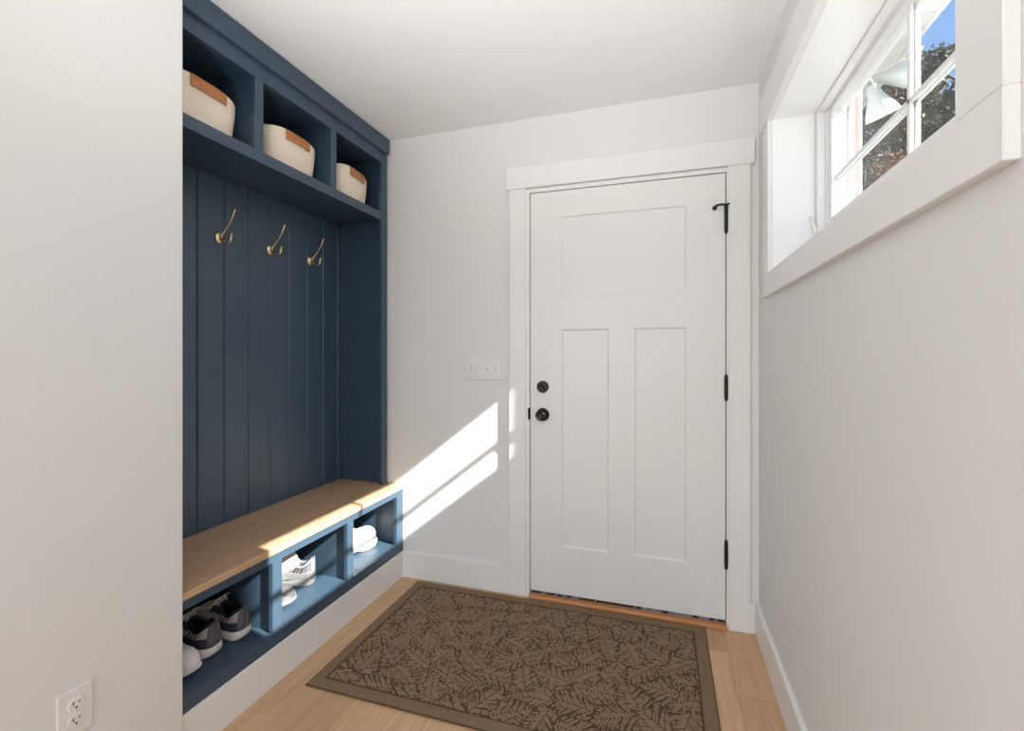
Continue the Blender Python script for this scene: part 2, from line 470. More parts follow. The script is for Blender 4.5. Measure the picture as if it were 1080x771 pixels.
sash = obj('sash', b, 'vinyl', win)
b = BM(); bx(b, XG - 0.002, XG + 0.002, GY0 - 0.004, GY1 + 0.004, GZ0 - 0.004, GZ1 + 0.004)
obj('glass_pane', b, 'glass', sash)
b = BM()
MY, MZ = 1.450, 0.640 + H
bx(b, XG - 0.012, XG - 0.0025, MY - 0.0085, MY + 0.0085, GZ0 - 0.002, GZ1 + 0.002, 0.003)
bx(b, XG + 0.0025, XG + 0.012, MY - 0.0085, MY + 0.0085, GZ0 - 0.002, GZ1 + 0.002, 0.003)
bx(b, XG - 0.012, XG - 0.0025, GY0 - 0.002, GY1 + 0.002, MZ - 0.0085, MZ + 0.0085, 0.003)
bx(b, XG + 0.0025, XG + 0.012, GY0 - 0.002, GY1 + 0.002, MZ - 0.0085, MZ + 0.0085, 0.003)
obj('muntin', b, 'vinyl', sash)
b = BM()
tube(b, [(0.53, OY1 - 0.0, 0.52 + H), (0.535, OY1 - 0.012, 0.50 + H), (0.540, OY1 - 0.020, 0.47 + H), (0.545, OY1 - 0.014, 0.43 + H), (0.548, OY1 - 0.006, 0.42 + H)], 0.006, 10)
obj('latch', b, 'vinyl', win, True)
# outside casing
b = BM()
eo = (0.77, 2.10, OZ0 - 0.03, 1.02 + H)
frame_ring(b, 0.64, 0.655, eo, (0.862, 2.003, 0.47 + H, 0.962 + H), 0.0015)
obj('outer_casing', b, 'vinyl', win)
b = BM()
bx(b, 0.655, 0.668, 2.003, 2.075, OZ0 - 0.03, 0.985 + H, 0.001)
obj('siding_channel', b, 'siding', win)
b = BM()
bx(b, 0.668, 0.676, 2.003, 2.09, OZ0 - 0.03, 0.985 + H, 0.001)
obj('corner_batten', b, 'vinyl', win)

# ------------------------------------------------------------------ navy built-in, upper part
def navy_part(name, parent, boxes, bev=0.0015):
    b = BM()
    for q in boxes: bx(b, *q, bev)
    return obj(name, b, 'navy', parent)
BZ = 0.517                       # top of bench
CF = -1.494                      # front of cabinet frame
CBK = -1.800                     # back panel face
SY = [(1.059, 1.095), (1.429, 1.470), (1.864, 1.905), (2.287, 2.338)]
SH0, SH1 = 0.745 + H, 0.790 + H
TR0, TR1 = 1.066 + H, CZ - 0.003
loc = Vector((-1.65, 1.70, BZ))
ht = thing('locker_cabinet', 'tall navy built-in coat cabinet with beadboard back, standing on oak bench', 'cabinet', loc)
def P(name, boxes, bev=0.0015, parent=ht):
    b = BM()
    for q in boxes: bx(b, *q, bev)
    return obj(name, b, 'navy', parent, shift=loc)
# beadboard back
b = BM()
g = 1.438 - 0.124 * 4; edges = []
while g < 2.36: edges.append(g); g += 0.124
ys = [1.06] + [e for e in edges if 1.07 < e < 2.32] + [2.33]
for y0, y1 in zip(ys, ys[1:]):
    c = 0.0035
    rings_mesh(b, [[(CBK - 0.014, y0, z), (CBK - 0.004, y0 + 0.001, z), (CBK, y0 + 0.001 + c, z), (CBK, y1 - 0.001 - c, z), (CBK - 0.004, y1 - 0.001, z), (CBK - 0.014, y1, z)] for z in (BZ + 0.0005, SH0)], True, True, True)
obj('beadboard_panel', b, 'navy', ht, shift=loc)
P('cubby_back', [(CBK - 0.014, CBK - 0.002, 1.06, 2.345, SH0, TR1)])
P('side_panel', [(CBK, CF - 0.019, 2.327, 2.346, BZ + 0.0005, TR1)])
P('side_panel', [(CBK, CF - 0.019, 1.059, 1.077, BZ + 0.0005, TR1)])
P('shelf', [(CBK, CF - 0.019, 1.077, 2.327, SH0 + 0.008, SH1)])
P('top_panel', [(CBK, CF - 0.019, 1.077, 2.327, TR0 + 0.03, TR0 + 0.048)])
for k in (1, 2):
    yc = sum(SY[k]) / 2
    P('divider', [(CBK, CF - 0.019, yc - 0.009, yc + 0.009, SH1, TR0 + 0.03)])
P('face_frame', [(CF - 0.019, CF, SY[0][0], SY[0][1], BZ + 0.0005, TR0), (CF - 0.019, CF, SY[3][0], SY[3][1], BZ + 0.0005, TR0),
                 (CF - 0.019, CF, SY[1][0], SY[1][1], SH1, TR0), (CF - 0.019, CF, SY[2][0], SY[2][1], SH1, TR0),
                 (CF - 0.019, CF, SY[0][0], SY[3][1], TR0, 1.127 + H + 0.02)], 0.0008)
P('shelf_rail', [(CF - 0.019, CF, SY[0][1], SY[3][0], SH0, SH1)], 0.0008)
P('scribe_strip', [(CF - 0.019, CF - 0.006, 2.338, 2.346, BZ + 0.0005, TR0)], 0.0)
P('crown_board', [(CF - 0.019, -1.477, 1.059, 2.338, 1.127 + H, TR1)])

# ------------------------------------------------------------------ bench
bloc = Vector((-1.60, 1.70, 0.492))
b = BM(); bx(b, -1.814, -1.388, YL + 0.002, YB - 0.002, 0.4925, BZ, 0.003, 2)
bt = obj('bench_top', b, 'oak_bench', None, shift=bloc); bt.location = bloc
tag(bt, 'long honey oak bench seat board over the shoe cubbies', 'bench seat')
kloc = Vector((-1.60, 1.70, 0.0))
kb = thing('shoe_bench', 'navy shoe bench base of three open cubbies on a white base board', 'shoe bench', kloc)
def K(name, boxes, bev=0.0008):
    b = BM()
    for q in boxes: bx(b, *q, bev)
    return obj(name, b, 'navy', kb, shift=kloc)
KF = -1.397; KB = -1.790
KY = [(1.059, 1.066), (1.418, 1.464), (1.858, 1.903), (2.283, 2.346)]
KZ0, KZ1, KZ2, KZ3 = 0.1425, 0.193, 0.460, 0.492
K('back_panel', [(KB - 0.02, KB, 1.059, 2.346, KZ0, KZ3)])
K('cubby_floor', [(KB, KF - 0.019, 1.059, 2.346, KZ1 - 0.018, KZ1)])
K('side_panel', [(KB, KF - 0.019, 1.059, 1.066, KZ1, KZ3)])
K('side_panel', [(KB, KF - 0.019, 2.318, 2.346, KZ1, KZ3)])
for k in (1, 2):
    yc = sum(KY[k]) / 2
    K('divider', [(KB, KF - 0.019, yc - 0.009, yc + 0.009, KZ1, KZ3)])
K('face_frame', [(KF - 0.019, KF, y0, y1, KZ1, KZ2) for y0, y1 in KY] + [(KF - 0.019, KF, 1.059, 2.346, KZ2, KZ3), (KF - 0.019, KF, 1.059, 2.346, KZ0, KZ1)])
for y in (1.08, 1.69, 2.30):
    K('toe_support', [(KB, -1.43, y, y + 0.02, 0.0, KZ0)])

# ------------------------------------------------------------------ coat hooks
def make_hook():
    t = thing('coat_hook', 'x', 'coat hook', (0, 0, 0), group='brass coat hooks on the navy beadboard')
    toX = Matrix.Rotation(PI / 2, 4, 'Y')
    b = BM()
    lathe(b, [(0.0, 0), (0.0205, 0), (0.0205, 0.003), (0.018, 0.006), (0.012, 0.008), (0.0, 0.0085)], toX, 28)
    for v in b.verts: v.co.z *= 1.25; v.co.y *= 0.92
    bp = obj('back_plate', b, 'brass', t, True, autosmooth=40)
    for z in (0.0165, -0.0165):
        b = BM()
        lathe(b, [(0.0, 0.004), (0.0032, 0.004), (0.0030, 0.0085), (0.0, 0.0092)], Matrix.Translation((0, 0, z)) @ toX, 12)
        obj('screw', b, 'brass', bp, True, autosmooth=40)
    b = BM()
    pts = []
    for k in range(13):
        s = k / 12
        x = 0.006 + 0.080 * (s ** 1.0) + 0.006 * math.sin(s * PI)
        z = 0.002 + 0.105 * s ** 1.25 + 0.004 * math.sin(s * 2 * PI)
        pts.append((x, 0, z))
    tube(b, pts, [0.0075 - 0.0045 * min(1, 2.4 * k / 12) + (0.0006 if k > 9 else 0) for k in range(13)], 12)
    sphere(b, pts[-1], 0.0062, 14, 10)
    obj('upper_prong', b, 'brass', t, True)
    b = BM()
    pts = [(0.006, 0, -0.002), (0.016, 0, -0.010)]
    for k in range(11):
        a = PI * 1.05 + (PI * 0.98) * k / 10
        pts.append((0.042 + 0.023 * math.cos(a), 0, -0.010 + 0.018 * math.sin(a)))
    pts.append((0.068, 0, 0.007))
    n = len(pts)
    tube(b, pts, [0.0085 - 0.004 * min(1, 1.5 * k / n) for k in range(n)], 12)
    sphere(b, pts[-1], 0.0056, 12, 8)
    obj('lower_prong', b, 'brass', t, True)
    return t
hk = make_hook()
hook_spots = [(1.535, 0.497, 'brushed brass double coat hook above the first basket-side end, nearest the viewer'),
              (1.808, 0.502, 'brushed brass double coat hook in the middle of the three'),
              (2.078, 0.500, 'brushed brass double coat hook farthest back, nearest the entry door')]
hook_spots[0] = (1.535, 0.497, 'brushed brass double coat hook nearest the viewer, leftmost of the three')
for i, (y, z, lab) in enumerate(hook_spots):
    if i == 0: hk.location = (CBK + 0.0006, y, z + H); hk['label'] = lab
    else: dup(hk, (CBK + 0.0006, y, z + H), (0, 0, 0), lab)

# ------------------------------------------------------------------ rope baskets
def superell(hx, hy, a, p=4.0):
    c, s = math.cos(a), math.sin(a)
    return (hx * math.copysign(abs(c) ** (2 / p), c), hy * math.copysign(abs(s) ** (2 / p), s))
def make_basket():
    t = thing('storage_basket', 'x', 'basket', group='rope baskets in the top cubbies')
    hx, hy, hh = 0.105, 0.152, 0.172
    n = 72
    b = BM()
    rings = []
    nz = 22
    def ring(f, z, ins=0.0):
        return [(*superell(hx * f - ins, hy * f - ins, 2 * PI * k / n), z) for k in range(n)]
    rings.append(ring(0.70, 0.002)); rings.append(ring(0.84, 0.0))
    for j in range(nz * 4 + 1):
        s = j / (nz * 4)
        z = 0.006 + (hh - 0.010) * s
        f = 0.90 + 0.10 * math.sin(min(1, s * 1.05) * PI / 2)
        rib = 0.0016 * abs(math.sin(PI * s * nz))
        r = []
        for k in range(n):
            a = 2 * PI * k / n
            x, y = superell(hx * f + rib, hy * f + rib, a)
            zz = z - 0.013 * s ** 2 * (abs(y) / hy) ** 3     # rim a little lower at the ends
            r.append((x, y, zz))
        rings.append(r)
    top = rings[-1]
    rings.append([(x * 0.985, y * 0.985, z + 0.004) for x, y, z in top])
    rings.append([(x * 0.955, y * 0.965, z + 0.003) for x, y, z in top])
    for s in (0.8, 0.5, 0.2, 0.05):
        f = 0.86 + 0.08 * s
        rings.append([(x * f, y * f, 0.008 + (z - 0.01) * s) for x, y, z in top])
    rings_mesh(b, rings, True, True, True)
    obj('woven_body', b, 'cotton', t, True)
    for sgn in (1,):
        b = BM()
        rr = []
        m = 24
        hw = 0.072
        for k in range(m + 1):
            y = -hw + 2 * hw * k / m
            fx = hx * 0.985 * (1 - (abs(y) / hy) ** 4.0) ** (1 / 4.0)
            bow = 0.007 * math.cos(PI * y / (2 * hw)) ** 0.5 if abs(y) < hw * 0.999 else 0.0
            zt = hh - 0.013 * (abs(y) / hy) ** 3 - 0.004
            o = 0.003
            prof = [(fx + 0.004 + o + bow, zt - 0.040), (fx + 0.006 + o + bow, zt - 0.020), (fx + 0.005 + o + bow * 0.6, zt - 0.002), (fx + 0.000, zt + 0.006), (fx - 0.010, zt + 0.004), (fx - 0.013, zt - 0.018),
                    (fx - 0.010, zt - 0.018), (fx - 0.007, zt + 0.001), (fx + 0.001, zt + 0.002), (fx + 0.002 + o + bow * 0.6, zt - 0.004), (fx + 0.003 + o + bow, zt - 0.020), (fx + 0.001 + o + bow, zt - 0.040)]
            rr.append([(sgn * px, y, pz) for px, pz in prof])
        rings_mesh(b, rr, True, True, True)
        obj('leather_handle', b, 'leather', t, True, autosmooth=50)
    return t
bk = make_basket()
bspots = [(-1.645, 1.268, 0.05, 'cream rope basket with tan leather handle, cut off by the near left wall'),
          (-1.640, 1.695, 0.03, 'cream rope basket with tan leather handle in the middle top cubby'),
          (-1.640, 2.110, 0.12, 'cream rope basket with tan leather handle in the top cubby nearest the door')]
for i, (x, y, rz, lab) in enumerate(bspots):
    if i == 0: bk.location = (x, y, SH1 + 0.0005); bk.rotation_euler = (0, 0, rz); bk['label'] = lab
    else: dup(bk, (x, y, SH1 + 0.0005), (0, 0, rz), lab)

# ------------------------------------------------------------------ shoes
def shoe_funcs(L=0.275, W=0.048, hk_=0.083, tongue=0.089, toe=0.050, zs=0.028):
    def lerp_pts(pts, u):
        for (a, va), (c, vc) in zip(pts, pts[1:]):
            if u <= c:
                s = (u - a) / (c - a); s = s * s * (3 - 2 * s)
                return va + (vc - va) * s
        return pts[-1][1]
    def w(u):
        base = lerp_pts([(0, 0.76), (0.15, 0.76), (0.40, 0.74), (0.68, 1.0), (1.0, 0.92)], u)
        if u < 0.12: base *= math.sqrt(max(0, 1 - ((0.12 - u) / 0.12) ** 2))
        if u > 0.76: base *= math.sqrt(max(0, 1 - ((u - 0.76) / 0.24) ** 2.2))
        return W * base
    def h(u):
        v = lerp_pts([(0, hk_), (0.06, hk_), (0.20, hk_ * 0.84), (0.34, tongue * 0.90), (0.42, tongue), (0.52, tongue * 0.80), (0.80, toe), (1.0, toe * 0.85)], u)
        if u < 0.03: v *= 0.93 + 0.07 * u / 0.03
        if u > 0.86: v *= math.sqrt(max(0, 1 - ((u - 0.86) / 0.14) ** 2.4)) * 0.92 + 0.08
        return v
    def S(u, t, off=0.0):
        """t -1..1 from one side over the ridge to the other"""
        ww = w(u) + off; hh = h(u) + off
        a = t * PI / 2
        y = ww * math.copysign(abs(math.sin(a)) ** 0.72, a)
        z = hh * abs(math.cos(a)) ** 0.66
        bend = -0.010 * math.sin(PI * min(1, max(0, u))) + 0.004 * u
        x = u * L + (off * (2 * u - 1) if (u < 0.12 or u > 0.8) else 0)
        return (x, y + bend, zs + z)
    return w, h, S

def patch(S, u0, u1, t0, t1, off=0.0015, nu=12, nt=10, keep=None):
    b = BM()
    G = [[b.verts.new(S(u0 + (u1 - u0) * i / nu, t0 + (t1 - t0) * j / nt, off)) for j in range(nt + 1)] for i in range(nu + 1)]
    for i in range(nu):
        for j in range(nt):
            u = u0 + (u1 - u0) * (i + .5) / nu; t = t0 + (t1 - t0) * (j + .5) / nt
            if keep and not keep(u, t): continue
            b.faces.new((G[i][j], G[i + 1][j], G[i + 1][j + 1], G[i][j + 1]))
    bmesh.ops.remove_doubles(b, verts=b.verts[:], dist=1e-5)
    bmesh.ops.delete(b, geom=[v for v in b.verts if not v.link_faces], context='VERTS')
    return b
def solid(o, th):
    md = o.modifiers.new('thickness', 'SOLIDIFY'); md.thickness = th; md.offset = -1
    return o

def make_shoe(name, label, cat, group, cols, laced=True, zs=0.028, stripes=True, tread=False, slip=False, scale=1.0):
    t = thing(name, label, cat, group=group)
    t.scale = (1, 1, 1)
    if slip:
        w, h, S = shoe_funcs(L=0.265 * scale, W=0.050, hk_=0.055, tongue=0.066, toe=0.050, zs=zs)
        opn = lambda u, tt: ((u - 0.22) / 0.185) ** 2 + (tt / 0.62) ** 2 < 1
    else:
        w, h, S = shoe_funcs(L=0.285 * scale, W=0.050, zs=zs)
        opn = lambda u, tt: ((u - 0.205) / 0.175) ** 2 + (tt / 0.52) ** 2 < 1
    L = (0.265 if slip else 0.285) * scale
    b = patch(S, 0.0, 1.0, -1, 1, 0.0, 64, 40, keep=lambda u, tt: not opn(u, tt))
    solid(obj('upper', b, cols['upper'], t, True), 0.004)
    b = patch(S, 0.01, 0.50, -1, 1, -0.0052, 40, 40, keep=lambda u, tt: not (((u - 0.205) / 0.16) ** 2 + (tt / 0.46) ** 2 < 1))
    ins = [(S(u, -1, -0.006), S(u, 1, -0.006)) for u in [0.02 + 0.48 * k / 14 for k in range(15)]]
    V = [(b.verts.new((p[0], p[1], p[2] + 0.004)), b.verts.new((q[0], q[1], q[2] + 0.004))) for p, q in ins]
    for (a0, a1), (c0, c1) in zip(V, V[1:]): b.faces.new((a0, a1, c1, c0))
    obj('lining', b, cols['lining'], t, True)
    # sole with rolled edge and toe spring
    b = BM()
    us = [0.5 - 0.5 * math.cos(PI * k / 30) for k in range(31)]
    def out(f, zf, zoff):
        pts = []
        for u in us:
            x, y, z = S(u, -1, f); pts.append((x, y, zf, u))
        for u in us[::-1][1:-1]:
            x, y, z = S(u, 1, f); pts.append((x, y, zf, u))
        res = []
        for x, y, zf_, u in pts:
            spring = 0.014 * max(0, (u - 0.72) / 0.28) ** 2 * (1 - zf_) + 0.007 * max(0, (0.10 - u) / 0.10) ** 2 * (1 - zf_)
            arch = 0.006 * math.exp(-((u - 0.40) / 0.09) ** 2) * (1 - zf_)
            thick = zs * (1.12 if u < 0.35 else 1.0)
            res.append((x, y, spring + arch + zf_ * thick + zoff))
        return res
    rings_mesh(b, [out(0.000, 0.0, 0.0), out(0.004, 0.10, 0.0), out(0.0062, 0.45, 0), out(0.0050, 0.85, 0), out(0.0030, 1.10, 0.0), out(-0.004, 1.10, 0.0)], True, True, True)
    so = obj('sole', b, cols['sole'], t, True, autosmooth=50)
    if tread:
        b = BM()
        for k in range(15):
            u = 0.08 + 0.84 * k / 14
            ww = w(u) * 0.82
            for s in (-1, 1):
                cx = u * L
                spring = 0.014 * max(0, (u - 0.72) / 0.28) ** 2 + 0.006 * math.exp(-((u - 0.40) / 0.09) ** 2)
                bx(b, cx - 0.005, cx + 0.005, s * ww * 0.55 - ww * 0.38 - 0.006, s * ww * 0.55 + ww * 0.38 - 0.006, spring - 0.003, spring + 0.004, 0.001)
        obj('tread', b, cols['tread'], so)
    if not slip:
        # mud guard, heel counter, toe cap
        b = patch(S, 0.004, 0.985, -1.0, -0.80, 0.0022, 36, 5); solid(obj('side_overlay', b, cols['guard'], t, True), 0.0035)
        b = patch(S, 0.004, 0.985, 0.80, 1.0, 0.0022, 36, 5); solid(obj('side_overlay', b, cols['guard'], t, True), 0.0035)
        b = patch(S, 0.0, 0.040, -0.98, 0.98, 0.0030, 8, 30, keep=lambda u, tt: not opn(u, tt)); solid(obj('heel_counter', b, cols['heel'], t, True), 0.004)
        b = patch(S, 0.30, 0.47, -0.60, -0.30, 0.0024, 8, 8); solid(obj('eyestay', b, cols['guard'], t, True), 0.003)
        b = patch(S, 0.30, 0.47, 0.30, 0.60, 0.0024, 8, 8); solid(obj('eyestay', b, cols['guard'], t, True), 0.003)
        # padded collar
        b = BM()
        col = []
        for k in range(36):
            a = 2 * PI * k / 36
            col.append(S(0.205 + 0.172 * math.cos(a), 0.51 * math.sin(a), 0.0))
        col.append(col[0])
        tube(b, col, 0.0058, 8, cap=False)
        obj('collar', b, cols['collar'], t, True)
        # tongue
        b = patch(S, 0.36, 0.56, -0.26, 0.26, 0.004, 8, 8)
        solid(obj('tongue', b, cols['tongue'], t, True), 0.006)
        # pull tab
        b = BM()
        rr = []
        for k in range(9):
            a = PI * k / 8
            rr.append((0.004 - 0.008 * math.sin(a), hk_z(S) - 0.004 + 0.018 * (k / 8) - 0.0))
        p0 = S(0.012, 0, 0)
        tube(b, [(p0[0] - 0.002, p0[1] - 0.007, p0[2] - 0.006), (p0[0] - 0.004, p0[1] - 0.006, p0[2] + 0.008), (p0[0] - 0.002, p0[1], p0[2] + 0.013), (p0[0] - 0.004, p0[1] + 0.006, p0[2] + 0.008), (p0[0] - 0.002, p0[1] + 0.007, p0[2] - 0.006)], 0.0026, 8)
        obj('pull_tab', b, cols['heel'], t, True)
        if stripes:
            for s in (-1, 1):
                for k in range(3):
                    b = BM()
                    u = 0.20 + 0.055 * k
                    pts = [S(u - 0.06 * q, s * (0.80 - 0.34 * q), 0.0022) for q in (0, .25, .5, .75, 1)]
                    tube(b, pts, 0.0022, 6)
                    obj('side_stripe', b, cols['stripe'], t, True)
    if laced:
        b = BM()
        for k in range(5):
            u0 = 0.42 + 0.055 * k
            for s in (-1, 1):
                pts = [S(u0 + 0.025 * q, s * (-0.36 + 0.72 * q), 0.0065 + 0.003 * math.sin(PI * q)) for q in [i / 8 for i in range(9)]]
                tube(b, pts, 0.0026, 7)
        if not slip:
            c = S(0.415, 0, 0.010)
            for s in (-1, 1):
                tube(b, [c, (c[0] - 0.012, c[1] + s * 0.018, c[2] + 0.010), (c[0] - 0.004, c[1] + s * 0.034, c[2] + 0.002), (c[0] + 0.010, c[1] + s * 0.024, c[2] - 0.002), c], 0.0022, 7)
                tube(b, [c, (c[0] + 0.006, c[1] + s * 0.022, c[2] - 0.004), (c[0] + 0.010, c[1] + s * 0.038, c[2] - 0.024)], 0.0022, 7)
        obj('laces', b, cols['laces'], t, True)
    return t
def hk_z(S): return S(0.02, 0, 0)[2]

FZ = KZ1 + 0.0008
run = dict(upper='sh_grey', lining='sh_black', sole='sh_sole', guard='sh_navy', heel='sh_plum', collar='sh_black', tongue='sh_silver', stripe='sh_navy', laces='sh_white', tread='sh_navy')
grp1 = 'grey and navy running shoes in the first cubby'
s1 = make_shoe('running_shoe', 'grey and navy running shoe, left one of the pair, behind the white toe', 'shoe', grp1, run)
# local +x is the toe direction
s1.location = (-1.493, 1.261, FZ); s1.rotation_euler = (0, 0, math.radians(185))
dup(s1, (-1.480, 1.373, FZ), (0, 0, math.radians(184)), 'grey and navy running shoe, right one of the pair, beside the sunlit divider')
wht = dict(upper='sh_white', lining='sh_lgrey', sole='sh_sole', guard='sh_white', heel='sh_white', collar='sh_white', tongue='sh_white', stripe='sh_lgrey', laces='sh_white', tread='sh_lgrey')
s3 = make_shoe('white_sneaker', 'white low sneaker with only its toe showing past the wall edge', 'shoe', None, wht)
a3 = math.radians(2); tip = Vector((-1.462, 1.156))
s3.rotation_euler = (0, 0, a3)
s3.location = (tip.x - 0.285 * math.cos(a3), tip.y - 0.285 * math.sin(a3), FZ)

lg = dict(upper='sh_knit', lining='sh_mid', sole='sh_offwhite', guard='sh_offwhite', heel='sh_mid', collar='sh_mid', tongue='sh_knit', stripe='sh_black', laces='sh_offwhite', tread='sh_mid')
grp2 = 'light trainers piled in the middle cubby'
a = make_shoe('knit_trainer', 'mottled grey knit trainer lowest in the middle cubby, toe towards the viewer', 'shoe', grp2, lg, scale=0.92)
a.rotation_euler = (0, 0, math.radians(10)); a.location = (-1.740, 1.566, FZ)
a2 = dup(a, (-1.532, 1.797, FZ), (0, 0, math.radians(208)), 'mottled grey knit trainer at the right of the middle cubby pile')
w2 = make_shoe('white_slip_on', 'plain white slip-on lying on top of the middle cubby pile', 'shoe', None, dict(upper='sh_white', lining='sh_lgrey', sole='sh_white', laces='sh_white'), laced=False, slip=True, scale=1.0)
w2.location = (-1.742, 1.592, FZ + 0.139); w2.rotation_euler = (math.radians(6), 0, math.radians(8))
w3 = make_shoe('white_slipper', 'white slip-on shoe alone in the cubby nearest the door', 'shoe', None, dict(upper='sh_white', lining='sh_lgrey', sole='sh_white', laces='sh_white'), laced=False, slip=True, scale=0.95)
w3.scale = (1, 1, 1.35); w3.location = (-1.622, 2.045, FZ); w3.rotation_euler = (0, 0, math.radians(70))

# ------------------------------------------------------------------ door mat with leaf relief
RX0, RX1, RY0, RY1 = -1.283, 0.178, 1.455, 2.309
mloc = Vector(((RX0 + RX1) / 2, (RY0 + RY1) / 2, 0.0))
mat_ = thing('door_mat', 'large brown door mat with raised leaf pattern on the oak floor', 'door mat', mloc)
b = BM(); bx(b, RX0, RX1, RY0, RY1, 0.0005, 0.0065, 0.002)
obj('backing', b, 'rugbase', mat_, shift=mloc)
b = BM()
bw = 0.052
def border(x0, x1, y0, y1, w, z0, z1):
    bx(b, x0, x1, y0, y0 + w, z0, z1, 0.0015); bx(b, x0, x1, y1 - w, y1, z0, z1, 0.0015)
    bx(b, x0, x0 + w, y0 + w, y1 - w, z0, z1, 0.0015); bx(b, x1 - w, x1, y0 + w, y1 - w, z0, z1, 0.0015)
border(RX0 + 0.003, RX1 - 0.003, RY0 + 0.003, RY1 - 0.003, bw - 0.006, 0.0064, 0.0088)
obj('border_band', b, 'rugborder', mat_, shift=mloc)
random.seed(11)
ix0, ix1, iy0, iy1 = RX0 + bw + 0.004, RX1 - bw - 0.004, RY0 + bw + 0.004, RY1 - bw - 0.004
seeds = []
tries = 0
while len(seeds) < 120 and tries < 20000:
    tries += 1
    p = (random.uniform(ix0, ix1), random.uniform(iy0, iy1))
    if all((p[0] - q[0]) ** 2 + (p[1] - q[1]) ** 2 > 0.100 ** 2 for q in seeds):
        seeds.append((p[0], p[1], random.uniform(0, 2 * PI)))
def near(x, y):
    best = None; bd = 9
    for i, q in enumerate(seeds):
        dx, dy = x - q[0], y - q[1]
        c, s_ = math.cos(q[2]), math.sin(q[2])
        u = dx * c + dy * s_; v = -dx * s_ + dy * c
        d = (u * 0.72) ** 2 + v * v
        if d < bd: bd = d; best = i
    return best
b = BM()
cov = set()
GC = 0.003
def covered(x, y, rad):
    m = int(rad / GC) + 1; cx, cy = int(x / GC), int(y / GC)
    for i in range(-m, m + 1):
        for j in range(-m, m + 1):
            if (i * i + j * j) * GC * GC <= rad * rad and (cx + i, cy + j) in cov: return True
    return False
def dash(pts, w):
    """low rounded ridge along a polyline"""
    for p, q in zip(pts, pts[1:]):
        for k_ in range(5):
            x_ = p[0] + (q[0] - p[0]) * k_ / 4; y_ = p[1] + (q[1] - p[1]) * k_ / 4
            for i_ in (-1, 0, 1):
                for j_ in (-1, 0, 1): cov.add((int(x_ / GC) + i_, int(y_ / GC) + j_))
    rr = []
    n = len(pts)
    for i, p in enumerate(pts):
        q0 = pts[max(0, i - 1)]; q1 = pts[min(n - 1, i + 1)]
        dx, dy = q1[0] - q0[0], q1[1] - q0[1]; l = math.hypot(dx, dy) or 1
        nx, ny = -dy / l, dx / l
        f = 0.45 if i in (0, n - 1) else 1.0
        hw = w * f / 2
        rr.append([(p[0] + nx * hw, p[1] + ny * hw, 0.0063), (p[0] + nx * hw * .6, p[1] + ny * hw * .6, 0.0086), (p[0] - nx * hw * .6, p[1] - ny * hw * .6, 0.0086), (p[0] - nx * hw, p[1] - ny * hw, 0.0063)])
    rings_mesh(b, rr, True, True, True)
for i, (sx, sy, th_) in enumerate(seeds):
    c, s_ = math.cos(th_), math.sin(th_)
    for side in (-1, 1):
        for k in range(-10, 11):
            u0 = k * 0.0138 + random.uniform(-.002, .002); sl_ = random.uniform(.75, 1.15)
            seg = []
            j = 0; start = 0.0015
            while start < 0.12:
                ln = random.uniform(0.018, 0.036)
                pts = []
                for q in range(7):
                    v = start + ln * q / 6
                    u = u0 + v * sl_ - v * v * 3.2
                    x = sx + u * c - side * v * s_; y = sy + u * s_ + side * v * c
                    if not (ix0 < x < ix1 and iy0 < y < iy1) or near(x, y) != i: break
                    pts.append((x, y))
                if len(pts) >= 2 and math.hypot(pts[-1][0] - pts[0][0], pts[-1][1] - pts[0][1]) > 0.005:
                    dash(pts, random.uniform(0.0090, 0.0106))
                start += ln + 0.0032
for k in range(16000):
    x, y = random.uniform(ix0, ix1), random.uniform(iy0, iy1)
    if covered(x, y, 0.0038): continue
    q = seeds[near(x, y)]
    side = 1 if -(x - q[0]) * math.sin(q[2]) + (y - q[1]) * math.cos(q[2]) > 0 else -1
    a_ = q[2] + side * 0.85
    best = 0.0035
    for l_ in (0.006, 0.009, 0.012):
        if all(not covered(x + math.cos(a_) * l_ * t_, y + math.sin(a_) * l_ * t_, 0.002) and ix0 < x + math.cos(a_) * l_ * t_ < ix1 and iy0 < y + math.sin(a_) * l_ * t_ < iy1 for t_ in (-1, 1)): best = l_
        else: break
    dash([(x + math.cos(a_) * best * t_, y + math.sin(a_) * best * t_) for t_ in (-1, -.33, .33, 1)], 0.0085)
obj('leaf_relief', b, 'rugtop', mat_, shift=mloc)

